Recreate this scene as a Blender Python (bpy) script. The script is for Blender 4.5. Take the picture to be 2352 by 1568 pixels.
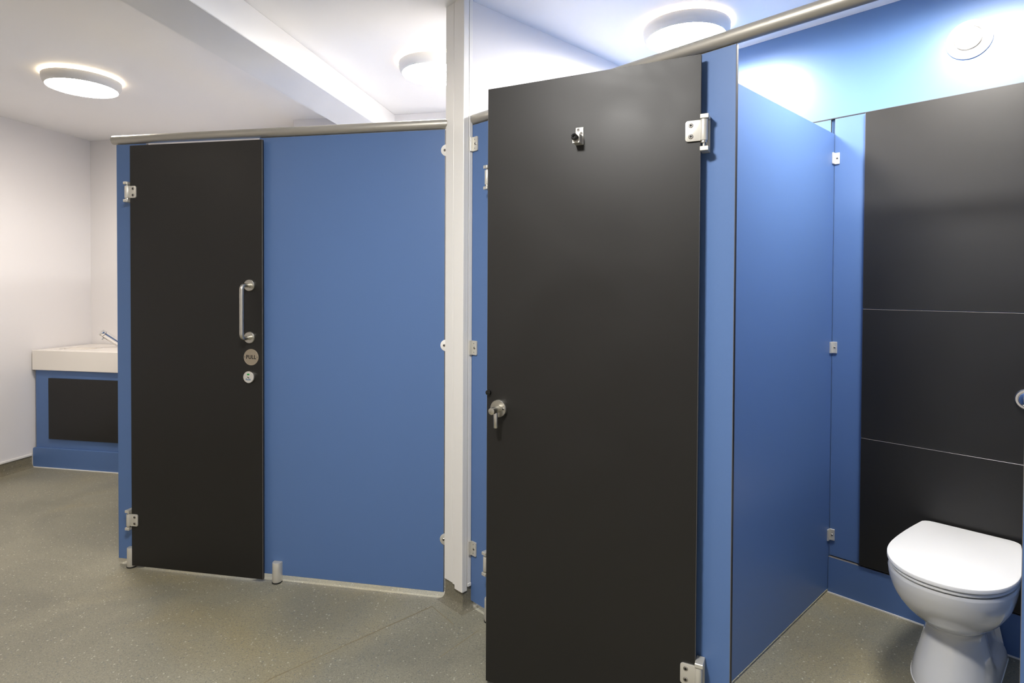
import bpy, bmesh, math, random
from mathutils import Matrix, Vector

for o in list(bpy.data.objects):
    bpy.data.objects.remove(o)
sc = bpy.context.scene
C = sc.collection
PI = math.pi

# ------------------------------------------------------------------ camera
EYE = 1.40
F_PX, PITCH, ROLL, CY = 1348.6, 0.01594, 0.00501, 683.07
cam_d = bpy.data.cameras.new('camera')
cam = bpy.data.objects.new('camera', cam_d)
C.objects.link(cam)
sc.camera = cam
cam_d.sensor_width = 36.0
cam_d.lens = F_PX / 2352 * 36
cam_d.shift_y = -(784 - CY) / 2352
cam_d.clip_start = 0.02
cp, sp, cr, sr = math.cos(PITCH), math.sin(PITCH), math.cos(ROLL), math.sin(ROLL)
Rm = Matrix(((cr, -sr, 0), (sr, cr, 0), (0, 0, 1))) @ Matrix(((1, 0, 0), (0, cp, -sp), (0, sp, cp)))
Rt = Rm.transposed()


def lev(v):
    w = Rt @ Vector(v)
    return Vector((w.x, w.z, -w.y))


ax, ay, az = lev((1, 0, 0)), lev((0, -1, 0)), lev((0, 0, -1))
M = Matrix((ax, ay, az)).transposed().to_4x4()
M.translation = Vector((0, 0, EYE))
cam.matrix_world = M

# ------------------------------------------------------------------ world, exposure
wd = bpy.data.worlds.new('world')
sc.world = wd
wd.use_nodes = True
wd.node_tree.nodes['Background'].inputs[0].default_value = (0.9, 0.95, 1, 1)
wd.node_tree.nodes['Background'].inputs[1].default_value = 0.05
vs = sc.view_settings
vs.view_transform = 'Standard'
vs.look = 'None'
vs.gamma = 1
vs.use_curve_mapping = False
vs.exposure = 0.0
# strengths of the ceiling lamps (glowing diffusers), set here and used in the lamp builder
LAMP_MAIN, LAMP_LEFT, LAMP_CUB_A, LAMP_CUB_B, LAMP_WC = 240.0, 130.0, 200.0, 175.0, 138.0
LAMP_BACK = 32.0

# ------------------------------------------------------------------ materials


def mat(name, col, rough=0.5, metal=0.0, spec=0.5, bump=0.0, bscale=400, coat=0.0, emit=None, estr=0, var=0.0, vscale=3.0, rvar=0.0):
    m = bpy.data.materials.new(name)
    m.use_nodes = True
    nt = m.node_tree
    b = nt.nodes['Principled BSDF']
    b.inputs['Base Color'].default_value = (*col, 1)
    b.inputs['Roughness'].default_value = rough
    b.inputs['Metallic'].default_value = metal
    b.inputs['Specular IOR Level'].default_value = spec
    b.inputs['Coat Weight'].default_value = coat
    b.inputs['Coat Roughness'].default_value = 0.08
    if emit:
        b.inputs['Emission Color'].default_value = (*emit, 1)
        b.inputs['Emission Strength'].default_value = estr
    tc = nt.nodes.new('ShaderNodeTexCoord')
    if bump:
        n = nt.nodes.new('ShaderNodeTexNoise')
        n.inputs['Scale'].default_value = bscale
        n.inputs['Detail'].default_value = 2
        bp = nt.nodes.new('ShaderNodeBump')
        bp.inputs['Strength'].default_value = bump
        bp.inputs['Distance'].default_value = 0.001
        nt.links.new(tc.outputs['Object'], n.inputs['Vector'])
        nt.links.new(n.outputs['Fac'], bp.inputs['Height'])
        nt.links.new(bp.outputs['Normal'], b.inputs['Normal'])
    if var:
        n = nt.nodes.new('ShaderNodeTexNoise')
        n.inputs['Scale'].default_value = vscale
        n.inputs['Detail'].default_value = 5
        r = nt.nodes.new('ShaderNodeMapRange')
        r.inputs['From Min'].default_value = 0.3
        r.inputs['From Max'].default_value = 0.7
        r.inputs['To Min'].default_value = 1 - var
        r.inputs['To Max'].default_value = 1 + var
        mx = nt.nodes.new('ShaderNodeMix')
        mx.data_type = 'RGBA'
        mx.blend_type = 'MULTIPLY'
        mx.inputs['Factor'].default_value = 1
        mx.inputs[6].default_value = (*col, 1)
        nt.links.new(tc.outputs['Object'], n.inputs['Vector'])
        nt.links.new(n.outputs['Fac'], r.inputs['Value'])
        nt.links.new(r.outputs['Result'], mx.inputs[7])
        nt.links.new(mx.outputs[2], b.inputs['Base Color'])
    if rvar:
        n = nt.nodes.new('ShaderNodeTexNoise')
        n.inputs['Scale'].default_value = 2.2
        n.inputs['Detail'].default_value = 4
        n.inputs['Distortion'].default_value = 1.5
        r = nt.nodes.new('ShaderNodeMapRange')
        r.inputs['From Min'].default_value = 0.35
        r.inputs['From Max'].default_value = 0.65
        r.inputs['To Min'].default_value = rough - rvar
        r.inputs['To Max'].default_value = rough + rvar
        nt.links.new(tc.outputs['Object'], n.inputs['Vector'])
        nt.links.new(n.outputs['Fac'], r.inputs['Value'])
        nt.links.new(r.outputs['Result'], b.inputs['Roughness'])
    return m


BLUE = mat('blue_laminate', (0.090, 0.168, 0.362), 0.42, spec=0.4, bump=0.15, bscale=700)
BLUEWALL = mat('blue_wall_cladding', (0.105, 0.205, 0.43), 0.34, spec=0.5)
BLACK = mat('black_laminate', (0.0105, 0.0098, 0.0088), 0.45, spec=0.42, bump=0.12, bscale=700, rvar=0.035)
EDGE = mat('pale_chamfered_panel_edge', (0.16, 0.15, 0.14), 0.35)
CORE = mat('black_panel_core', (0.012, 0.011, 0.011), 0.5)
WHITE = mat('white_wall_cladding', (0.79, 0.77, 0.765), 0.22, spec=0.4)
CEIL = mat('white_ceiling_board', (0.95, 0.94, 0.935), 0.45, spec=0.3, bump=0.05, bscale=60)
BEAM = mat('white_beam_cladding', (0.90, 0.90, 0.90), 0.35, spec=0.3)
PVC = mat('white_trim_plastic', (0.80, 0.78, 0.74), 0.35)
SATIN = mat('satin_anodised_aluminium', (0.66, 0.64, 0.58), 0.36, metal=0.5, bump=0.1, bscale=900)
RAIL = mat('satin_headrail_metal', (0.40, 0.38, 0.335), 0.42, metal=0.55, bump=0.08, bscale=900)
STEEL = mat('satin_stainless_steel', (0.62, 0.60, 0.54), 0.30, metal=1.0, bump=0.1, bscale=900)
CHROME = mat('polished_chrome', (0.75, 0.75, 0.75), 0.08, metal=1.0)
SCREW = mat('dark_screw_recess', (0.03, 0.03, 0.03), 0.4, metal=0.5)
SCREWM = mat('steel_screw_head', (0.45, 0.43, 0.40), 0.25, metal=1.0)
RUBBER = mat('black_rubber', (0.006, 0.006, 0.006), 0.22)
CERAMIC = mat('white_vitreous_china', (0.72, 0.715, 0.69), 0.08, spec=0.6, coat=0.4)
LID = mat('white_seat_plastic', (0.80, 0.79, 0.76), 0.28)
WORKTOP = mat('white_solid_surface', (0.82, 0.78, 0.72), 0.25)
SEAL = mat('white_sealant', (0.80, 0.79, 0.76), 0.4)
INK = mat('black_ink', (0.012, 0.012, 0.012), 0.4)
INKBLUE = mat('blue_ink', (0.04, 0.16, 0.30), 0.4)
GREEN = mat('green_indicator', (0.02, 0.30, 0.06), 0.3)
PLATE = mat('pale_lock_face', (0.62, 0.60, 0.56), 0.3, metal=0.3)
LAMPBODY = mat('lamp_white_plastic', (0.78, 0.77, 0.74), 0.3)
GROOVE = mat('grey_joint_shadow_gap', (0.16, 0.16, 0.17), 0.6)


def vinyl(dark=1.0):
    m = bpy.data.materials.new('speckled_safety_vinyl')
    m.use_nodes = True
    nt = m.node_tree
    N, L = nt.nodes, nt.links
    b = N['Principled BSDF']
    b.inputs['Roughness'].default_value = 0.48
    b.inputs['Specular IOR Level'].default_value = 0.35
    tc = N.new('ShaderNodeTexCoord')

    def noise(scale, det=3, dist=0.0):
        n = N.new('ShaderNodeTexNoise')
        n.inputs['Scale'].default_value = scale
        n.inputs['Detail'].default_value = det
        n.inputs['Distortion'].default_value = dist
        L.new(tc.outputs['Object'], n.inputs['Vector'])
        return n

    def rng(src, a, bb, c=0.0, d=1.0):
        r = N.new('ShaderNodeMapRange')
        r.inputs['From Min'].default_value = a
        r.inputs['From Max'].default_value = bb
        r.inputs['To Min'].default_value = c
        r.inputs['To Max'].default_value = d
        L.new(src, r.inputs['Value'])
        return r.outputs['Result']

    def mix(fac, c1, c2, blend='MIX'):
        x = N.new('ShaderNodeMix')
        x.data_type = 'RGBA'
        x.blend_type = blend
        if isinstance(fac, float):
            x.inputs['Factor'].default_value = fac
        else:
            L.new(fac, x.inputs['Factor'])
        for i, c in ((6, c1), (7, c2)):
            if isinstance(c, tuple):
                x.inputs[i].default_value = (*c, 1)
            else:
                L.new(c, x.inputs[i])
        return x.outputs[2]

    base = mix(rng(noise(1.6, 5, 0.6).outputs['Fac'], 0.35, 0.65), (0.195, 0.188, 0.145), (0.305, 0.288, 0.215))
    # yellowish worn stains
    base = mix(rng(noise(1.1, 3, 0.4).outputs['Fac'], 0.50, 0.64, 0, 0.7), base, (0.33, 0.275, 0.145))
    # fine mottling
    base = mix(rng(noise(160, 2).outputs['Fac'], 0.35, 0.65, 0, 0.5), base, (0.155, 0.148, 0.115))

    def flecks(scale, dmax, thr, col, base, f=1.0):
        v = N.new('ShaderNodeTexVoronoi')
        v.inputs['Scale'].default_value = scale
        L.new(tc.outputs['Object'], v.inputs['Vector'])
        sep = N.new('ShaderNodeSeparateColor')
        L.new(v.outputs['Color'], sep.inputs[0])
        g = N.new('ShaderNodeMath'); g.operation = 'GREATER_THAN'
        L.new(sep.outputs[0], g.inputs[0]); g.inputs[1].default_value = thr
        l = N.new('ShaderNodeMath'); l.operation = 'LESS_THAN'
        L.new(v.outputs['Distance'], l.inputs[0]); l.inputs[1].default_value = dmax
        mm = N.new('ShaderNodeMath'); mm.operation = 'MULTIPLY'
        L.new(g.outputs[0], mm.inputs[0]); L.new(l.outputs[0], mm.inputs[1])
        m2 = N.new('ShaderNodeMath'); m2.operation = 'MULTIPLY'
        L.new(mm.outputs[0], m2.inputs[0]); m2.inputs[1].default_value = f
        return mix(m2.outputs[0], base, col)
    base = flecks(260, 0.40, 0.70, (0.09, 0.088, 0.078), base, 0.4)
    base = flecks(200, 0.34, 0.80, (0.42, 0.39, 0.31), base, 0.5)
    base = flecks(130, 0.34, 0.80, (0.075, 0.078, 0.080), base, 0.42)
    base = flecks(90, 0.30, 0.86, (0.10, 0.125, 0.15), base, 0.42)
    base = flecks(75, 0.26, 0.87, (0.60, 0.56, 0.46), base, 0.5)
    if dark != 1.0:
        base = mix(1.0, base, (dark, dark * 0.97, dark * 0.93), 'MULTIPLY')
    L.new(base, b.inputs['Base Color'])
    bp = N.new('ShaderNodeBump')
    bp.inputs['Strength'].default_value = 0.25
    bp.inputs['Distance'].default_value = 0.002
    L.new(noise(220, 2).outputs['Fac'], bp.inputs['Height'])
    L.new(bp.outputs['Normal'], b.inputs['Normal'])
    return m


VINYL = vinyl()
VINYL_SHADED = vinyl(0.72)  # same vinyl as the floor, shade on the skirtings put into its colour
VINYL_SHADED.name = 'shaded_coved_skirting_vinyl'
WELD = mat('yellowed_weld_seam', (0.20, 0.165, 0.09), 0.5)

# ------------------------------------------------------------------ frames and mesh helpers
ANG_A = math.atan2(-0.1866, 0.9824)
ANG_B = math.atan2(-0.7262, 0.6875)
ANG = {'A': ANG_A, 'B': ANG_B, 'W': 0.0}


def W(fr, u, v, z=0.0):
    a = ANG[fr]
    return Vector((u * math.cos(a) - v * math.sin(a), u * math.sin(a) + v * math.cos(a), z))


def ob(name, bm, mats, parent=None, fr=None, at=None, smooth=False, angle=0.6):
    me = bpy.data.meshes.new(name)
    bmesh.ops.recalc_face_normals(bm, faces=bm.faces)
    bm.to_mesh(me)
    bm.free()
    for m in (mats if isinstance(mats, (list, tuple)) else [mats]):
        me.materials.append(m)
    o = bpy.data.objects.new(name, me)
    C.objects.link(o)
    if parent is not None:
        o.parent = parent
    if at is not None:
        if parent is None:
            o.location = W(fr, *at)
            o.rotation_euler = (0, 0, ANG[fr])
        else:
            o.location = Vector(at)
    elif fr:
        o.rotation_euler = (0, 0, ANG[fr])
    if smooth:
        me.shade_smooth()
        me.set_sharp_from_angle(angle=angle)
    return o


def thing(name, label, cat, fr, at, group=None, rz=0.0):
    o = bpy.data.objects.new(name, None)
    o.empty_display_size = 0.05
    C.objects.link(o)
    o.location = W(fr, *at)
    o.rotation_euler = (0, 0, ANG[fr] + rz)
    o['label'] = label
    o['category'] = cat
    if group:
        o['group'] = group
    return o


def tag(o, label, cat, group=None):
    o['label'] = label
    o['category'] = cat
    if group:
        o['group'] = group
    return o


def struct(name, bm, mats, fr=None, smooth=False, parent=None):
    o = ob(name, bm, mats, parent=parent, fr=fr, smooth=smooth)
    if parent is None:
        o['kind'] = 'structure'
    return o


def BM():
    return bmesh.new()


def bx(bm, x0, x1, y0, y1, z0, z1, bev=0.0, mi=0, seg=1, face=None, edge=None):
    """box; face = (axis, mat) gives the two faces across that axis another slot"""
    t = bmesh.new()
    bmesh.ops.create_cube(t, size=1)
    for v in t.verts:
        v.co = Vector(((x0 + x1) / 2 + v.co.x * (x1 - x0), (y0 + y1) / 2 + v.co.y * (y1 - y0), (z0 + z1) / 2 + v.co.z * (z1 - z0)))
    for f in t.faces:
        f.material_index = mi
    if bev:
        bmesh.ops.bevel(t, geom=list(t.edges), offset=bev, segments=seg, affect='EDGES', profile=0.5)
    if face:
        t.normal_update()
        for f in t.faces:
            if abs(f.normal[face[0]]) > 0.99:
                f.material_index = face[1]
            elif edge is not None and max(abs(c) for c in f.normal) < 0.99:
                f.material_index = edge
    merge(bm, t)


def merge(bm, t):
    me = bpy.data.meshes.new('tmp')
    t.to_mesh(me)
    t.free()
    bm.from_mesh(me)
    bpy.data.meshes.remove(me)


def cyl(bm, p0, p1, r, seg=24, r2=None, bev=0.0, mi=0):
    p0, p1 = Vector(p0), Vector(p1)
    d = p1 - p0
    t = bmesh.new()
    bmesh.ops.create_cone(t, cap_ends=True, segments=seg, radius1=r, radius2=r if r2 is None else r2, depth=d.length)
    if bev:
        es = [e for e in t.edges if len(e.link_faces) == 2 and any(len(f.verts) > 4 for f in e.link_faces)]
        bmesh.ops.bevel(t, geom=es, offset=bev, segments=2, affect='EDGES', profile=0.5)
    q = d.to_track_quat('Z', 'Y').to_matrix().to_4x4()
    q.translation = (p0 + p1) / 2
    bmesh.ops.transform(t, matrix=q, verts=t.verts)
    for f in t.faces:
        f.material_index = mi
    merge(bm, t)


def tube(bm, pts, r, seg=16, caps=True):
    pts = [Vector(p) for p in pts]
    rings = []
    up = None
    for i, p in enumerate(pts):
        if i == 0:
            d = pts[1] - p
        elif i == len(pts) - 1:
            d = p - pts[-2]
        else:
            d = (pts[i + 1] - p).normalized() + (p - pts[i - 1]).normalized()
        d.normalize()
        if up is None:
            up = d.orthogonal().normalized()
        up = (up - d * up.dot(d)).normalized()
        s = d.cross(up)
        rings.append([bm.verts.new(p + up * math.cos(2 * PI * k / seg) * r + s * math.sin(2 * PI * k / seg) * r) for k in range(seg)])
    for a, b in zip(rings, rings[1:]):
        for k in range(seg):
            bm.faces.new((a[k], a[(k + 1) % seg], b[(k + 1) % seg], b[k]))
    if caps:
        bm.faces.new(rings[0])
        bm.faces.new(rings[-1])


def prism(bm, pts, axis, a, b, mi=0, bev=0.0):
    """extrude a 2D outline along axis (0,1,2) from a to b"""
    t = bmesh.new()

    def P(p, h):
        c = [p[0], p[1]]
        c.insert(axis, h)
        return c
    lo = [t.verts.new(P(p, a)) for p in pts]
    hi = [t.verts.new(P(p, b)) for p in pts]
    n = len(pts)
    f1 = t.faces.new(lo)
    f2 = t.faces.new(hi)
    for i in range(n):
        t.faces.new((lo[i], lo[(i + 1) % n], hi[(i + 1) % n], hi[i]))
    bmesh.ops.recalc_face_normals(t, faces=t.faces)
    if bev:
        es = list(set(f1.edges) | set(f2.edges))
        bmesh.ops.bevel(t, geom=es, offset=bev, segments=2, affect='EDGES', profile=0.5)
    for f in t.faces:
        f.material_index = mi
    merge(bm, t)


def loft(bm, rings, cap0=True, cap1=True):
    R = [[bm.verts.new(p) for p in r] for r in rings]
    n = len(R[0])
    for a, b in zip(R, R[1:]):
        for k in range(n):
            bm.faces.new((a[k], a[(k + 1) % n], b[(k + 1) % n], b[k]))
    if cap0:
        bm.faces.new(R[0])
    if cap1:
        bm.faces.new(R[-1])


def lathe(bm, prof, seg=48, axis='z', c=(0, 0, 0), mi=0):
    """prof = [(r, h)...]; axis z (up) or y"""
    t = bmesh.new()
    R = []
    for r, h in prof:
        ring = []
        for k in range(seg):
            a = 2 * PI * k / seg
            x, y = r * math.cos(a), r * math.sin(a)
            p = (x, y, h) if axis == 'z' else (x, h, y)
            ring.append(t.verts.new((c[0] + p[0], c[1] + p[1], c[2] + p[2])))
        R.append(ring)
    for a, b in zip(R, R[1:]):
        for k in range(seg):
            t.faces.new((a[k], a[(k + 1) % seg], b[(k + 1) % seg], b[k]))
    if prof[0][0] > 1e-5:
        t.faces.new(R[0])
    if prof[-1][0] > 1e-5:
        t.faces.new(R[-1])
    bmesh.ops.remove_doubles(t, verts=t.verts, dist=1e-6)
    for f in t.faces:
        f.material_index = mi
    merge(bm, t)


def sweep(bm, path, prof):
    """sweep an (outward, z) profile along a 2D path with mitred corners; outward = right of travel"""
    P = [Vector(p) for p in path]
    rings = []
    for i, p in enumerate(P):
        ns = []
        if i > 0:
            d = (p - P[i - 1]).normalized()
            ns.append(Vector((d.y, -d.x)))
        if i < len(P) - 1:
            d = (P[i + 1] - p).normalized()
            ns.append(Vector((d.y, -d.x)))
        if len(ns) == 2:
            n = (ns[0] + ns[1])
            n = n / (1 + ns[0].dot(ns[1]))
        else:
            n = ns[0]
        rings.append([(p.x + n.x * o, p.y + n.y * o, z) for o, z in prof])
    loft(bm, rings)


def text_mesh(name, s, size, m, parent, loc, rot, extrude=0.0004, bold=0.0, sx=1.0):
    cu = bpy.data.curves.new(name, 'FONT')
    cu.body = s
    cu.size = size
    cu.align_x = 'CENTER'
    cu.align_y = 'CENTER'
    cu.extrude = extrude
    cu.offset = bold
    cu.resolution_u = 3
    cu.space_character = 1.12
    t = bpy.data.objects.new(name, cu)
    C.objects.link(t)
    dg = bpy.context.evaluated_depsgraph_get()
    me = bpy.data.meshes.new_from_object(t.evaluated_get(dg))
    bpy.data.objects.remove(t)
    me.materials.clear()
    me.materials.append(m)
    me.transform(Matrix.Diagonal((sx, 1, 1, 1)))
    o = bpy.data.objects.new(name, me)
    C.objects.link(o)
    o.parent = parent
    o.location = loc
    o.rotation_euler = rot
    return o


def copy_tree(o, parent=None):
    c = o.copy()
    C.objects.link(c)
    c.parent = parent
    for ch in o.children:
        copy_tree(ch, c)
    return c


# ================================================================== THE SETTING
ZC = 2.64
# key places
A_V = 2.52         # front face of the left cubicle row (frame A)
B_V = 1.63         # front face of the right cubicle row (frame B)
BACK_B = 2.945     # blue wall behind the right cubicles
LEFT_U = -4.49

floor_poly = [W('A', -4.7, 4.5), W('A', 0.9, 4.5), W('B', 1.4, 3.2), W('B', 1.4, -1.7), W('A', -4.7, -2.1)]
bm = BM()
prism(bm, [(p.x, p.y) for p in floor_poly], 2, -0.1, 0.0)
floor = struct('floor', bm, VINYL)
bm = BM()
prism(bm, [(p.x, p.y) for p in floor_poly], 2, ZC, ZC + 0.1)
struct('ceiling', bm, CEIL)

# welded seams in the sheet vinyl


def seam(pts, w=0.003):
    bm = BM()
    for (x0, y0), (x1, y1) in zip(pts, pts[1:]):
        d = Vector((x1 - x0, y1 - y0)).normalized()
        n = Vector((-d.y, d.x)) * w
        t = [bm.verts.new((x0 - n.x, y0 - n.y, 0.0004)), bm.verts.new((x1 - n.x, y1 - n.y, 0.0004)),
             bm.verts.new((x1 + n.x, y1 + n.y, 0.0004)), bm.verts.new((x0 + n.x, y0 + n.y, 0.0004))]
        bm.faces.new(t)
    return ob('weld_seam', bm, WELD, parent=floor)


seam([(-1.10, 1.70), (-0.853, 2.08), (-0.345, 2.56)], 0.0022)
seam([(-0.345, 2.56), (-0.235, 2.42)], 0.0015)
seam([(-0.27, 2.20), (-0.13, 2.38)], 0.0015)

bm = BM(); bx(bm, LEFT_U - 0.1, LEFT_U, -1.8, 4.4, 0.0, ZC)
struct('wall_left', bm, WHITE, 'A')
bm = BM(); bx(bm, LEFT_U, -2.32, 4.275, 4.375, 0, ZC)
struct('wall_back_left', bm, WHITE, 'A')
bm = BM(); bx(bm, -2.42, 0.20, 4.0, 4.1, 0, ZC)
bx(bm, -2.42, -2.32, 4.1, 4.275, 0, ZC)
struct('wall_back', bm, WHITE, 'A')
bm = BM(); bx(bm, -2.10, -1.98, 1.59, 3.30, 0.0, ZC)
wdv = struct('wall_centre', bm, WHITE, 'B')
bm = BM(); bx(bm, -1.98, 1.3, BACK_B, BACK_B + 0.1, 0, ZC)
struct('wall_back_right', bm, BLUEWALL, 'B')
bm = BM(); bx(bm, 1.2, 1.3, -1.5, BACK_B, 0, ZC)
struct('wall_right', bm, WHITE, 'B')
p0, p1 = W('A', LEFT_U, -1.8), W('B', 1.2, -1.5)
d = (p1 - p0).to_2d().normalized()
nn = Vector((d.y, -d.x)) * 0.1
bm = BM(); prism(bm, [(p0.x, p0.y), (p1.x, p1.y), (p1.x + nn.x, p1.y + nn.y), (p0.x + nn.x, p0.y + nn.y)], 2, 0, ZC)
struct('wall_front', bm, WHITE)

# boxed beam under the ceiling of the left bay
bm = BM(); bx(bm, -1.885, -1.622, -1.55, 4.0, 2.483, ZC, 0.003)
struct('trim_1', bm, BEAM, 'A')

# coved vinyl skirtings
cove = [(0.0, 0.0), (0.0, 0.088), (0.004, 0.088), (0.004, 0.030), (0.007, 0.018), (0.013, 0.009), (0.021, 0.003), (0.030, 0.0004), (0.030, 0.0)]
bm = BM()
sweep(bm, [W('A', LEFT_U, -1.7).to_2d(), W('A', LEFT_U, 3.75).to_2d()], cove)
struct('baseboard_left', bm, VINYL_SHADED, smooth=True)
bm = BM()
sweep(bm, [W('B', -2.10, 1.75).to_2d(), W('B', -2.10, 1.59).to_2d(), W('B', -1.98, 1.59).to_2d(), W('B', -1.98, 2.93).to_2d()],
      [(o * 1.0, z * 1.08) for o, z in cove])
struct('baseboard_centre', bm, VINYL_SHADED, smooth=True)
# white bead along the foot of the left wall cladding
bm = BM(); bx(bm, LEFT_U, LEFT_U + 0.010, -1.7, 3.75, 0.086, 0.104, 0.003)
struct('trim_2', bm, PVC, 'A')
# clipped corner cover on the end of the centre wall
bm = BM()
bx(bm, -2.104, -2.047, 1.582, 1.59, 0.098, ZC, 0.001)
bx(bm, -2.047, -2.040, 1.587, 1.59, 0.098, ZC, 0, mi=1)
bx(bm, -2.041, -1.972, 1.578, 1.59, 0.098, ZC, 0.0015)
bx(bm, -2.024, -1.9705, 1.5765, 1.59, 0.082, ZC, 0.0015)
bx(bm, -1.98, -1.9715, 1.578, 1.606, 0.082, ZC, 0.0015)
bx(bm, -1.98, -1.976, 1.606, 1.609, 0.10, ZC, 0, mi=1)
bx(bm, -1.98, -1.973, 1.609, 1.628, 0.112, ZC, 0.001)
bx(bm, -1.98, -1.970, 1.609, 1.628, 0.098, 0.112, 0.001)
struct('trim_3', bm, [PVC, GROOVE], 'B')
# joint strip along the top of the duct panels
# ================================================================== CUBICLE HARDWARE


def rounded(w0, w1, h0, h1, r, corners, seg=5):
    """outline (x,z); corners = subset of 'bl','br','tr','tl' to round"""
    out = []
    for name, cx, cz, a0, px, pz in (('bl', w0 + r, h0 + r, PI, w0, h0), ('br', w1 - r, h0 + r, 1.5 * PI, w1, h0),
                                     ('tr', w1 - r, h1 - r, 0, w1, h1), ('tl', w0 + r, h1 - r, 0.5 * PI, w0, h1)):
        if name in corners:
            for k in range(seg + 1):
                a = a0 + 0.5 * PI * k / seg
                out.append((cx + r * math.cos(a), cz + r * math.sin(a)))
        else:
            out.append((px, pz))
    return out


def screw(parent, x, y, z, r=0.0065, sgn=-1):
    """screw head facing -y"""
    bm = BM()
    lathe(bm, [(0, 0), (r, 0), (r, 0.0008 * sgn), (r * 0.72, 0.0022 * sgn), (r * 0.5, 0.0022 * sgn)], 16, 'y', (x, y, z))
    lathe(bm, [(r * 0.5, 0.0022 * sgn), (r * 0.3, 0.0012 * sgn), (0, 0.0012 * sgn)], 16, 'y', (x, y, z), mi=1)
    return ob('screw', bm, [SCREWM, SCREW], parent, smooth=True)


def hinge(parent, x, y, z, side, k=1.0, lug_back=0.03, lo=-0.044):
    """hinge whose leaf lies on a door face (facing -y) at y; x = barrel axis; side=+1 leaf runs to +x"""
    s = side
    bm = BM()
    w = 0.052 * k
    xs = sorted((x + s * 0.006, x + s * w))
    cor = ('br', 'tr') if s > 0 else ('bl', 'tl')
    prism(bm, rounded(xs[0], xs[1], z - 0.030 * k, z + 0.030 * k, 0.008, cor), 1, y - 0.006, y, bev=0.001)
    cyl(bm, (x, y - 0.004, z - 0.030 * k), (x, y - 0.004, z + 0.030 * k), 0.011, 20, bev=0.001)
    h = ob('hinge', bm, SATIN, parent, smooth=True)
    for dz in (-0.016, 0.016):
        screw(h, x + s * (w - 0.016), y - 0.006, z + dz * k, 0.0072)
    # pin and bracket that stay with the pilaster side of the hinge
    bm = BM()
    cyl(bm, (x, y - 0.004, z + (lo - 0.002) * k), (x, y - 0.004, z + 0.040 * k), 0.0045, 12)
    cyl(bm, (x, y - 0.004, z - 0.037 * k), (x, y - 0.004, z - 0.030 * k), 0.009, 16)
    ob('hinge_pin', bm, STEEL, h, smooth=True)
    bm = BM()
    for dz in ((0.044, -0.044) if lo == -0.044 else (0.038, lo)):
        bx(bm, x - 0.010 - (0.004 if s > 0 else 0), x + 0.010 + (0.004 if s < 0 else 0), y - 0.015, y + lug_back, z + dz * k - 0.0065, z + dz * k + 0.0065, 0.0012)
    a, b_ = sorted((x - s * 0.004, x - s * 0.014))
    bx(bm, a, b_, y + lug_back - 0.012, y + lug_back, z + (lo - 0.005) * k, z + (0.048 if lo == -0.044 else 0.044) * k, 0.001)
    ob('hinge_bracket', bm, SATIN, h)
    return h


def pedestal(parent, x, y, h=0.098):
    """half round floor leg standing in front of a panel, face at y"""
    bm = BM()
    out = [(x - 0.021, y)]
    for k in range(13):
        a = PI + PI * k / 12
        out.append((x + 0.021 * math.cos(a), y - 0.012 + 0.021 * math.sin(a)))
    out.append((x + 0.021, y))
    prism(bm, out, 2, 0.003, h, bev=0.002)
    leg = ob('pedestal_leg', bm, SATIN, parent, smooth=True)
    bm = BM()
    prism(bm, [(px + (px - x) * 0.07, py - 0.0015) for px, py in out], 2, 0.0, 0.006, bev=0.001)
    ob('foot_gasket', bm, RUBBER, leg)
    return leg


def angle_bracket(parent, x, y, z, side=1, w=0.036, h=0.062):
    """small cast angle bracket on a panel face (faces -y), lying against a wall at side -x"""
    bm = BM()
    cor = ('br', 'tr') if side > 0 else ('bl', 'tl')
    xs = (x, x + w) if side > 0 else (x - w, x)
    prism(bm, rounded(xs[0], xs[1], z - h / 2, z + h / 2, 0.005, cor), 1, y - 0.006, y, bev=0.001)
    xs = (x, x + 0.006) if side > 0 else (x - 0.006, x)
    bx(bm, xs[0], xs[1], y - 0.018, y, z - h / 2, z + h / 2, 0.001)
    b = ob('wall_bracket', bm, SATIN, parent)
    screw(b, x + side * w * 0.62, y - 0.006, z, 0.006)
    for dz in (-0.019, 0.019):
        bm = BM()
        lathe(bm, [(0, 0), (0.0018, 0), (0.0018, -0.0006), (0, -0.0006)], 8, 'y', (x + side * w * 0.5, y - 0.006, z + dz))
        ob('pin_hole', bm, SCREW, b)
    return b


def panel(name, label, cat, fr, u0, u1, v, z0, z1, th=0.013, m=BLUE, group=None, axis=1):
    t = thing(name, label, cat, fr, ((u0 + u1) / 2, v, 0), group)
    bm = BM()
    hw = (u1 - u0) / 2
    bx(bm, -hw, hw, 0, th, z0, z1, 0.0012, mi=1, face=(1, 0), edge=2)
    ob('board', bm, [m, CORE, EDGE], t)
    return t


GAP = 0.030
PT = 2.105
# ================================================================== LEFT ROW (frame A)
t = panel('cubicle_pilaster', 'narrow blue pilaster at the left end of the left cubicle, black door hung on it', 'panel', 'A', -2.492, -2.318, A_V, GAP, PT, group=None)
pedestal(t, -2.378 + 2.38, 0)
t = panel('cubicle_screen', 'wide blue front panel between the closed black door and the white corner', 'panel', 'A', -1.700, -0.785, A_V, GAP, PT)
c = -(-1.700 - 0.785) / 2
pedestal(t, -1.604 + c, 0)
for z in (2.011, 1.143, 0.271):
    bm = BM()
    lathe(bm, [(0, 0), (0.026, 0), (0.026, -0.003), (0.023, -0.005), (0, -0.005)], 32, 'y', (-0.777 + c, 0, z))
    b = ob('round_bracket', bm, PVC if z > 1 else SATIN, t, smooth=True)
    screw(b, -0.785 + c, -0.005, z, 0.006)

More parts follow.
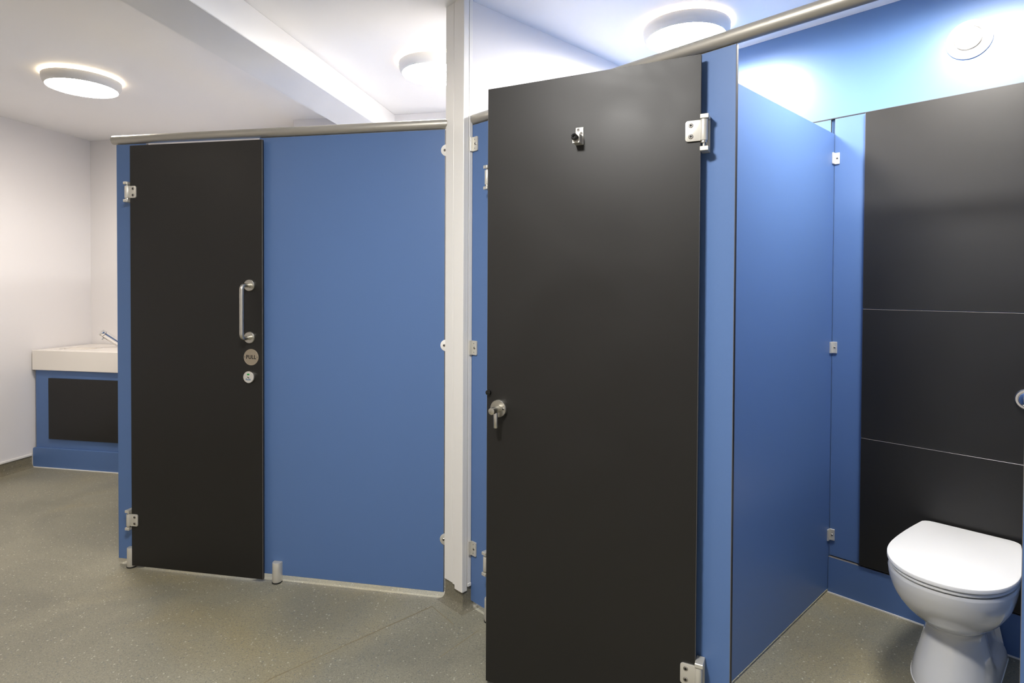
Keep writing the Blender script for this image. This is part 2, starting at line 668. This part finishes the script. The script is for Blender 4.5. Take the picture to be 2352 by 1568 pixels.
# side partition of the left cubicle, behind the pilaster
t = thing('side_partition', 'blue side partition running back from the left cubicle pilaster', 'partition', 'A', (-2.47, A_V + 0.015, 0))
bm = BM(); bx(bm, -0.0065, 0.0065, 0, 1.73, GAP, PT, 0.0012, mi=1, face=(0, 0), edge=2)
ob('board', bm, [BLUE, CORE, EDGE], t)


def headrail(fr, u0, u1, v, label):
    bm = BM()
    L = (u1 - u0) / 2
    prof = []
    # full-round nose front and back, flat top and slot underneath
    R = 0.0222
    for k in range(33):
        a = -0.42 * PI + (2 * PI * 0.92) * k / 32
        prof.append((R * 0.92 * math.sin(a + PI), R * math.cos(a + PI) * 1.0))
    pts = [(0.0065 + y, min(z, R * 0.90) + PT + 0.0240) for y, z in prof]
    prism(bm, pts, 0, -L, L, bev=0.0008)
    o = ob('headrail', bm, RAIL, None, fr, ((u0 + u1) / 2, v, 0), smooth=True, angle=0.5)
    tag(o, label, 'rail')
    return o


headrail('A', -2.514, -0.772, A_V, 'satin metal headrail along the top of the left cubicle front')


def black_door_leaf(t, w, z0=0.015, z1=2.09, side=1):
    bm = BM()
    xs = (0, w) if side > 0 else (-w, 0)
    bx(bm, xs[0], xs[1], 0, 0.013, z0, z1, 0.0012, mi=1, face=(1, 0), edge=2)
    return ob('leaf', bm, [BLACK, CORE, EDGE], t)


# closed door A : face at v = 2.49 ; hinged on the left
DA_V = A_V - 0.030
t = thing('cubicle_door', 'closed black cubicle door with pull handle, round PULL plate and lock', 'door', 'A', (-2.386, DA_V, 0))
DW = 0.720
black_door_leaf(t, DW)
for z in (1.862, 0.244):
    hinge(t, -0.012, 0.0, z, +1, 0.98, lug_back=0.0295)
# pull handle
hx = -1.729 + 2.386 - 0.002
bm = BM()
pr = 0.062
pts = [(hx, -0.004, 1.407), (hx, -pr + 0.02, 1.407)]
for k in range(1, 9):
    a = 0.5 * PI * k / 8
    pts.append((hx, -pr + 0.02 - 0.02 * math.sin(a), 1.407 - 0.02 * (1 - math.cos(a))))
pts2 = [(x, y, 2 * 1.284 - z) for x, y, z in reversed(pts)]
tube(bm, pts + pts2, 0.0100, 18)
hd = ob('pull_handle', bm, STEEL, t, smooth=True)
for z in (1.407, 1.161):
    bm = BM()
    lathe(bm, [(0, 0), (0.0275, 0), (0.0275, -0.007), (0.025, -0.010), (0.0125, -0.010), (0.0125, -0.013), (0, -0.013)], 40, 'y', (hx, 0, z))
    ob('rose', bm, STEEL, hd, smooth=True, angle=0.4)
# PULL plate
bm = BM()
px, pz = -1.725 + 2.386, 1.068
lathe(bm, [(0, 0), (0.0385, 0), (0.0385, -0.0015), (0.0370, -0.0022), (0.0360, -0.0017), (0, -0.0017)], 48, 'y', (px, 0, pz))
pp = ob('pull_plate', bm, mat('brushed_plate', (0.42, 0.36, 0.28), 0.42, metal=0.7), t, smooth=True, angle=0.4)
text_mesh('lettering', 'PULL', 0.0255, INK, pp, (px, -0.0022, pz), (PI / 2, 0, 0), bold=0.00055, sx=0.86)
for s in (-1, 1):
    screw(pp, px + s * 0.0325, -0.0017, pz + 0.001, 0.0022)
# lock indicator
lx, lz = -1.731 + 2.386, 0.975
bm = BM()
lathe(bm, [(0, 0), (0.0285, 0), (0.0285, -0.010), (0.0275, -0.012), (0, -0.012)], 40, 'y', (lx, 0, lz))
lk = ob('lock_indicator', bm, STEEL, t, smooth=True, angle=0.4)
bm = BM()
lathe(bm, [(0, -0.012), (0.0268, -0.012), (0.0268, -0.0135), (0.0255, -0.0142), (0, -0.0142)], 40, 'y', (lx, 0, lz))
ob('lock_face', bm, PLATE, lk, smooth=True, angle=0.4)
bm = BM()
prism(bm, [(lx + 0.0068 * math.cos(a), lz + 0.0125 + (0.0048 if math.sin(a) > 0 else 0.003) * math.sin(a)) for a in [2 * PI * k / 24 for k in range(24)]], 1, -0.0150, -0.0142)
ob('vacant_window', bm, GREEN, lk)
bm = BM()
for q0, q1, r in (((-.0042, .0022), (0.0045, -0.0005), 0.0011), ((-.0030, -0.0015), (0.0035, -0.0038), 0.0011), ((-0.0045, 0.0025), (-0.0028, -0.0016), 0.0009)):
    cyl(bm, (lx + q0[0], -0.0145, lz + q0[1] - 0.001), (lx + q1[0], -0.0145, lz + q1[1] - 0.001), r, 8)
ob('emblem', bm, INK, lk)
text_mesh('lettering', 'flush.', 0.0125, INKBLUE, lk, (lx + 0.001, -0.0147, lz - 0.0105), (PI / 2, 0, 0), bold=0.0001)

# ================================================================== RIGHT ROW (frame B)
OP_L, OP_R = -0.790, -0.152      # open cubicle doorway
t = panel('cubicle_pilaster', 'narrow blue pilaster just right of the white corner, metal wall brackets on it', 'panel', 'B', -1.976, -1.770, B_V, GAP, PT)
for z in (2.020, 1.141, 0.266):
    angle_bracket(t, -1.972 + 1.873, 0, z, 1)
pedestal(t, -1.838 + 1.873, 0)
t = panel('cubicle_pilaster', 'blue pilaster between the open black door and the toilet doorway', 'panel', 'B', -1.150, OP_L, B_V, GAP, PT)
t = panel('cubicle_pilaster', 'blue pilaster cut by the right edge of the picture, in front of the toilet', 'panel', 'B', OP_R, 0.165, B_V, GAP, PT)
pedestal(t, 0.08, 0)
t = panel('cubicle_pilaster', 'blue pilaster at the far right end of the right cubicle row', 'panel', 'B', 0.80, 1.19, B_V, GAP, PT)
headrail('B', -2.0, 1.19, B_V, 'satin metal headrail rising along the right cubicle front')
o = bpy.context.scene.objects['headrail.001'] if 'headrail.001' in bpy.context.scene.objects else None

# closed door of the cubicle hidden behind the open door
t = thing('cubicle_door', 'black door of the middle cubicle, almost hidden behind the open black door', 'door', 'B', (-1.826, B_V - 0.030, 0))
black_door_leaf(t, 0.70)
for z in (1.856, 0.251):
    hinge(t, -0.012, 0.0, z, +1, 0.98, lug_back=0.0295)
# closed door right of the picture
t = thing('cubicle_door', 'closed black door of the last cubicle beyond the right edge', 'door', 'B', (0.09, B_V - 0.030, 0))
black_door_leaf(t, 0.72)
for z in (1.856, 0.251):
    hinge(t, -0.012, 0.0, z, +1, 0.98, lug_back=0.0295)

# wide open black door of the toilet cubicle: seen from its inner face
HU, HV = -0.880, 1.594
FU, FV = -1.549, 1.347
ang = math.atan2(HV - FV, HU - FU)
DL = math.hypot(HU - FU, HV - FV)
t = thing('cubicle_door', 'wide open black door with coat hook and thumb turn, swung back over the middle cubicle', 'door', 'B', (HU, HV, 0), rz=ang)
black_door_leaf(t, DL, side=-1)


def dloc(px):  # local x on the open door face for a pixel column of the photograph
    import math as _m
    dx = (px - 1176) / F_PX
    a = ANG_B + ang
    ux, uy = math.cos(a), math.sin(a)
    P = W('B', HU, HV)
    # P + s*(ux,uy) = k*(dx,1)
    return (dx * P.y - P.x) / (ux - dx * uy)


for z in (1.866, 0.247):
    hinge(t, 0.010, 0.0, z, -1, 1.02, lug_back=0.030, lo=-0.054)
# coat hook with buffer
kx = dloc(1328.5)
kd = 1.0
bm = BM()
bx(bm, kx - 0.012, kx + 0.014, -0.003, 0, 1.862, 1.918, 0.0008)
hk = ob('coat_hook', bm, SATIN, t)
bm = BM()
bx(bm, kx - 0.012, kx + 0.012, -0.034, -0.003, 1.862, 1.891, 0.001)
ob('hook_block', bm, SATIN, hk)
bm = BM()
lathe(bm, [(0, 0), (0.0105, 0), (0.0115, -0.004), (0.0105, -0.012), (0.007, -0.015), (0.0045, -0.014), (0.003, -0.010), (0, -0.010)], 28, 'y', (kx - 0.001, -0.034, 1.879))
ob('buffer', bm, RUBBER, hk, smooth=True)
screw(hk, kx - 0.003, -0.003, 1.911, 0.0052)
screw(hk, kx + 0.007, -0.003, 1.899, 0.0052)
# thumb turn
tx, tz = dloc(1149), 0.985
bm = BM()
lathe(bm, [(0, 0), (0.030, 0), (0.030, -0.012), (0.029, -0.0135), (0, -0.0135)], 40, 'y', (tx, 0, tz))
tl = ob('thumb_turn', bm, STEEL, t, smooth=True, angle=0.4)
bm = BM()
cyl(bm, (tx + 0.002, -0.0135, tz), (tx + 0.002, -0.066, tz), 0.0115, 28, bev=0.001)
ob('spindle', bm, STEEL, tl, smooth=True)
bm = BM()
cyl(bm, (tx + 0.002, -0.034, tz - 0.008), (tx + 0.003, -0.034, tz - 0.062), 0.0078, 24, bev=0.001)
ob('lever', bm, STEEL, tl, smooth=True)
screw(tl, tx + 0.0205, -0.0135, tz, 0.0048)
# black buffer near the free edge
bm = BM()
lathe(bm, [(0, 0), (0.0095, 0), (0.0100, -0.004), (0.009, -0.009), (0.005, -0.011), (0, -0.0112)], 24, 'y', (dloc(1124), 0, 1.036))
ob('door_buffer', bm, RUBBER, t, smooth=True)

# partitions of the right row


def partition(u, label, brackets=True):
    t = thing('side_partition', label, 'partition', 'B', (u, B_V + 0.014, 0))
    bm = BM()
    L = 2.933 - (B_V + 0.014)
    bx(bm, -0.013, 0.0, 0, L, 0.017, 2.115, 0.0012, mi=1, face=(0, 0), edge=2)
    ob('board', bm, [BLUE, CORE, EDGE], t)
    if brackets:
        for z in (2.000, 1.135, 0.270):
            bm = BM()
            # L shaped: leg on the partition face and leg on the duct face
            bx(bm, 0.0, 0.006, L - 0.030, L, z - 0.026, z + 0.026, 0.001)
            bx(bm, 0.0, 0.024, L - 0.006, L, z - 0.026, z + 0.026, 0.001)
            b = ob('wall_bracket', bm, SATIN, t)
            screw(b, 0.014, L - 0.006, z, 0.0045)
    return t


partition(-0.950, 'pale lit blue partition on the left side of the open toilet cubicle')
partition(0.012, 'blue partition right of the toilet, hidden by the front pilaster', False)
# light sealant line along the foot of the partition
# ================================================================== DUCT AND PANELS BEHIND THE TOILET
DV = 2.935
bm = BM()
bx(bm, -0.949, 0.0, 0, 0.012, 0.172, 2.183, 0.0010, mi=1, face=(1, 0), edge=2)
o = ob('duct_boxing', bm, [BLUE, CORE, EDGE], None, 'B', (0, DV - 0.002, 0))
bm = BM(); bx(bm, -1.96, -0.06, -0.001, 0.013, 2.1835, 2.188)
ob('top_strip', bm, CORE, o)
bm = BM(); bx(bm, -1.96, -0.965, 0, 0.012, 0.172, 2.183, 0.001, mi=1, face=(1, 0), edge=2)
ob('board', bm, [BLUE, CORE, EDGE], o)
tag(o, 'tall blue duct backing board beside the black panels behind the toilet', 'panel')
bm = BM()
bx(bm, -0.949, 0.0, -0.012, 0.012, 0.004, 0.168, 0.0010, mi=1, face=(1, 0), edge=2)
pl = ob('duct_plinth', bm, [BLUE, EDGE, EDGE], None, 'B', (0, DV - 0.002, 0))
tag(pl, 'low blue plinth board along the floor behind the toilet', 'plinth')
bm = BM(); bx(bm, -0.949, 0.0, -0.0155, -0.0120, 0.0, 0.006)
ob('sealant_bead', bm, SEAL, pl)
labs = ['lowest black panel behind the toilet pan', 'middle black panel behind the toilet, round chrome flush button on it', 'tall top black panel behind the toilet']
for i, (z0, z1) in enumerate(((0.176, 0.7435), (0.7465, 1.3155), (1.3185, 2.183))):
    bm = BM()
    bx(bm, -0.820, -0.06, -0.018, -0.0005, z0, z1, 0.0010, mi=1, face=(1, 0), edge=2)
    o = ob('access_panel', bm, [BLACK, CORE, EDGE], None, 'B', (0, DV - 0.002, 0))
    tag(o, labs[i], 'panel', 'black access panels behind the toilet')
    if i == 1:
        bm = BM()
        fx, fz = -0.262, 0.992
        lathe(bm, [(0, -0.018), (0.040, -0.018), (0.040, -0.023), (0.036, -0.0275), (0.029, -0.0275), (0.0275, -0.024), (0, -0.024)], 48, 'y', (fx, 0, fz))
        fb = ob('flush_button', bm, CHROME, o, smooth=True, angle=0.5)
        bm = BM()
        lathe(bm, [(0, -0.024), (0.0265, -0.024), (0.0265, -0.029), (0.022, -0.0315), (0, -0.032)], 48, 'y', (fx, 0, fz))
        ob('button_disc', bm, CHROME, fb, smooth=True)

# extract valve high on the blue wall
t = thing('extract_valve', 'white round extract valve high on the blue wall above the black panels', 'vent', 'B', (-0.462, BACK_B, 2.400))
bm = BM()
lathe(bm, [(0.0, 0), (0.076, 0), (0.0765, -0.006), (0.070, -0.014), (0.054, -0.022), (0.048, -0.021), (0.046, -0.012), (0, -0.012)], 56, 'y')
ob('rim', bm, LAMPBODY, t, smooth=True)
bm = BM()
lathe(bm, [(0, -0.012), (0.016, -0.012), (0.016, -0.022), (0.043, -0.024), (0.044, -0.027), (0.036, -0.033), (0.018, -0.037), (0, -0.038)], 48, 'y')
ob('valve_cone', bm, LAMPBODY, t, smooth=True)

# ================================================================== TOILET
TU = -0.425
t = thing('toilet', 'white back to wall toilet with its lid closed', 'toilet', 'B', (TU, 0, 0))


def egg(hw, vf, vb, vm, nb=0.86, n=64, pf=2.2, z=0.0):
    """egg outline in (u,v): front tip at vf, widest at vm, back flat at vb (half width hw*nb)"""
    pts = []
    half = n // 2
    # front half ellipse from +u side to -u side
    for k in range(half + 1):
        a = PI * k / half
        cx, sx = math.cos(a), math.sin(a)
        x = hw * math.copysign(abs(cx) ** (2 / pf), cx)
        y = vm - (vm - vf) * abs(sx) ** (2 / pf)
        pts.append((x, y))
    m = n - half - 1
    # back: side, rounded corner, flat
    r = 0.035 * hw / 0.18
    bk = []
    hb = hw * nb
    for k in range(1, 6):
        f = k / 6
        bk.append((-(hw + (hb - hw) * f ** 1.6), vm + (vb - r - vm) * f))
    for k in range(5):
        a = 0.5 * PI * k / 4
        bk.append((-(hb - r + r * math.cos(a)), vb - r + r * math.sin(a)))
    bk.append((-(hb - r) * 0.35, vb))
    full = bk + [(-x, y) for x, y in reversed(bk)]
    pts += full
    return [(x, y, z) for x, y in pts]


def smooth_interp(keys, z):
    for a, b in zip(keys, keys[1:]):
        if a[0] <= z <= b[0]:
            f = (z - a[0]) / (b[0] - a[0])
            f = f * f * (3 - 2 * f) if False else f
            return [p + (q - p) * f for p, q in zip(a[1:], b[1:])]
    return list(keys[-1][1:])


def crom(keys, z):
    i = 0
    while i < len(keys) - 2 and z > keys[i + 1][0]:
        i += 1
    k1, k2 = keys[i], keys[i + 1]
    k0 = keys[i - 1] if i > 0 else k1
    k3 = keys[i + 2] if i + 2 < len(keys) else k2
    f = (z - k1[0]) / (k2[0] - k1[0])
    out = []
    for j in range(1, len(k1)):
        m1 = (k2[j] - k0[j]) / max(1e-6, (k2[0] - k0[0])) * (k2[0] - k1[0])
        m2 = (k3[j] - k1[j]) / max(1e-6, (k3[0] - k1[0])) * (k2[0] - k1[0])
        f2, f3 = f * f, f * f * f
        out.append((2 * f3 - 3 * f2 + 1) * k1[j] + (f3 - 2 * f2 + f) * m1 + (-2 * f3 + 3 * f2) * k2[j] + (f3 - f2) * m2)
    return out


# z, half width, front, back, widest, back ratio
keys = [(0.0, 0.124, 2.425, 2.912, 2.64, 0.98),
        (0.012, 0.124, 2.425, 2.912, 2.64, 0.98),
        (0.05, 0.117, 2.440, 2.912, 2.64, 0.96),
        (0.10, 0.104, 2.470, 2.912, 2.64, 0.97),
        (0.15, 0.092, 2.495, 2.912, 2.64, 0.99),
        (0.19, 0.086, 2.500, 2.912, 2.64, 1.0),
        (0.215, 0.092, 2.480, 2.912, 2.63, 0.98),
        (0.24, 0.112, 2.440, 2.912, 2.61, 0.92),
        (0.28, 0.142, 2.385, 2.912, 2.58, 0.86),
        (0.33, 0.167, 2.338, 2.912, 2.56, 0.86),
        (0.38, 0.180, 2.312, 2.912, 2.55, 0.86),
        (0.412, 0.183, 2.305, 2.912, 2.55, 0.86),
        (0.420, 0.180, 2.309, 2.910, 2.55, 0.86)]
bm = BM()
rings = []
zs = sorted(set([k[0] for k in keys] + [0.42 * i / 40 for i in range(41)]))
for z in zs:
    hw, vf, vb, vm, nb = crom(keys, z)
    ring = egg(hw, vf, vb, vm, nb, z=z)
    out = []
    for x, y, zz in ring:
        # trapway recess in the sides of the pedestal
        k = max(0.0, min(1.0, (y - 2.675) / 0.025)) * max(0.0, min(1.0, (0.205 - zz) / 0.015)) * max(0.0, min(1.0, (zz - 0.035 - (y - 2.70) * 0.02) / 0.03))
        if y > 2.90:
            k = 0
        out.append((x - math.copysign(min(abs(x), 0.022) * k, x) if abs(x) > 0.03 else x, y, zz))
    rings.append(out)
loft(bm, rings)
ob('pan', bm, CERAMIC, t, smooth=True, angle=1.0)


def slab(name, hw, vf, vb, z0, z1, bev, m, nb=0.80):
    bm = BM()
    rs = []
    for z, d in ((z0, bev), (z0 + bev, 0), (z1 - bev, 0), (z1 - bev * 0.3, bev * 0.35), (z1, bev * 1.2)):
        rs.append(egg(hw - d, vf + d, vb - d, 2.56, nb, z=z))
    loft(bm, rs)
    return ob(name, bm, m, t, smooth=True, angle=0.7)


slab('seat', 0.182, 2.304, 2.860, 0.4245, 0.4365, 0.0035, LID, 0.82)
slab('lid', 0.187, 2.296, 2.895, 0.4400, 0.4555, 0.003, LID, 0.84)
for s in (-1, 1):
    bm = BM()
    cyl(bm, (s * 0.075, 2.872, 0.418), (s * 0.075, 2.872, 0.442), 0.011, 20)
    ob('lid_hinge', bm, CHROME, t, smooth=True)
bm = BM()
rs = [egg(0.1265, 2.4225, 2.913, 2.64, 0.98, z=0.0), egg(0.1265, 2.4225, 2.913, 2.64, 0.98, z=0.004)]
loft(bm, rs)
ob('sealant_bead', bm, SEAL, t)

# ================================================================== WASH UNIT (left, behind the left row)
t = thing('vanity_cabinet', 'blue vanity cabinet with a black front panel under the white worktop', 'cabinet', 'A', (-3.5, 3.765, 0))
bm = BM(); bx(bm, -0.962, 1.0, 0.0, 0.50, 0.152, 0.750, 0.0015)
ob('body', bm, BLUE, t)
bm = BM(); bx(bm, -0.832, 1.0, -0.013, -0.0002, 0.225, 0.692, 0.001, mi=0)
o = ob('access_door', bm, BLACK, t)
bm = BM()
prism(bm, rounded(-0.976, 1.0, 0.004, 0.153, 0.016, ('bl', 'tl')), 1, -0.016, 0.0, bev=0.0012)
kk = ob('kick_board', bm, BLUE, t)
bm = BM()
prism(bm, rounded(-0.983, 1.0, 0.0, 0.120, 0.020, ('bl',)), 1, -0.0130, -0.001)
prism(bm, [(-0.964, 0.0), (1.0, 0.0), (1.0, 0.0055), (-0.966, 0.0055)], 1, -0.0225, -0.012)
ob('sealant_bead', bm, SEAL, t)

t = thing('vanity_worktop', 'thick white vanity worktop in the far left corner', 'worktop', 'A', (-3.5, 3.745, 0))
bm = BM()
bx(bm, -0.972, 1.005, 0.0, 0.028, 0.753, 0.905, 0.002)
bx(bm, -0.972, 1.005, 0.028, 0.11, 0.865, 0.905, 0)
bx(bm, -0.972, 1.005, 0.27, 0.52, 0.865, 0.905, 0)
bx(bm, -0.972, -0.86, 0.11, 0.27, 0.865, 0.905, 0)
bx(bm, -0.60, 1.005, 0.11, 0.27, 0.865, 0.905, 0)
ob('slab', bm, WORKTOP, t)
bm = BM()
n = 28
rs = []
for f, z in ((1.0, 0.905), (1.0, 0.88), (0.85, 0.84), (0.5, 0.815), (0.05, 0.81)):
    rs.append([(-0.73 + 0.13 * f * math.cos(2 * PI * k / n), 0.19 + 0.08 * f * math.sin(2 * PI * k / n), z) for k in range(n)])
loft(bm, rs, cap0=False)
ob('bowl', bm, WORKTOP, t, smooth=True)

t = thing('basin_tap', 'slanted chrome tap on the white worktop', 'tap', 'A', (-4.035, 4.09, 0.905))
a0, a1 = Vector((0.035, 0.02, 0.0)), Vector((-0.045, -0.115, 0.128))
dd = (a1 - a0).normalized()
bm = BM()
cyl(bm, (0.03, 0.012, 0), (0.03, 0.012, 0.006), 0.034, 28, bev=0.001)
ob('base_ring', bm, CHROME, t, smooth=True)
bm = BM()
cyl(bm, a0 + dd * 0.022, a1 - dd * 0.026, 0.0265, 28)
ob('body', bm, CHROME, t, smooth=True)
bm = BM()
cyl(bm, a1 - dd * 0.024, a1, 0.0265, 28, bev=0.003)
ob('push_cap', bm, CHROME, t, smooth=True)
bm = BM()
q = a1 - dd * 0.045 + Vector((-0.004, -0.006, -0.008))
cyl(bm, q + Vector((-0.005, -0.012, -0.010)), q + Vector((-0.012, -0.020, -0.024)), 0.008, 18)
ob('spout', bm, CHROME, t, smooth=True)

# ================================================================== CEILING LAMPS
def lamp(fr, u, v, label, strength, col):
    t = thing('ceiling_lamp', label, 'lamp', fr, (u, v, ZC), 'round opal ceiling lamps')
    em = mat('lamp_glow', (0.9, 0.9, 0.88), 0.4, emit=col, estr=strength)
    rim = mat('lamp_edge_glow', (0.8, 0.78, 0.74), 0.4, emit=(1, 0.80, 0.55), estr=8.0)
    bm = BM()
    lathe(bm, [(0, 0), (0.204, 0), (0.207, -0.006), (0.201, -0.011), (0.19, -0.012), (0, -0.012)], 72)
    ob('base', bm, rim, t, smooth=True)
    bm = BM()
    lathe(bm, [(0.19, -0.012), (0.199, -0.016), (0.196, -0.040), (0.188, -0.060), (0.179, -0.068), (0.175, -0.064), (0.175, -0.05)], 72)
    ob('trim_ring', bm, LAMPBODY, t, smooth=True)
    bm = BM()
    lathe(bm, [(0.176, -0.060), (0.175, -0.066), (0.15, -0.0715), (0.10, -0.0745), (0, -0.076)], 72)
    ob('diffuser', bm, em, t, smooth=True)
    return t


NEUT = (1.0, 0.955, 0.89)
COOL, WARM = (1.0, 0.975, 0.94), (1.0, 0.90, 0.80)
lamp('A', -3.17, 2.97, 'round ceiling lamp over the far left corner, its whole glowing disc in view', LAMP_LEFT, WARM)
lamp('A', -1.03, 3.12, 'round ceiling lamp half hidden behind the white corner post', LAMP_CUB_A, COOL)
lamp('B', -1.46, 2.50, 'round ceiling lamp just above the right headrail and open black door', LAMP_CUB_B, NEUT)
lamp('B', -0.44, 2.38, 'round ceiling lamp over the toilet, above the picture', LAMP_WC, NEUT)
lamp('W', -0.50, 0.88, 'round ceiling lamp above the viewer in front of the cubicles', LAMP_MAIN, COOL)
lamp('A', -3.17, 0.70, 'round ceiling lamp beside the viewer near the left wall', LAMP_BACK, WARM)
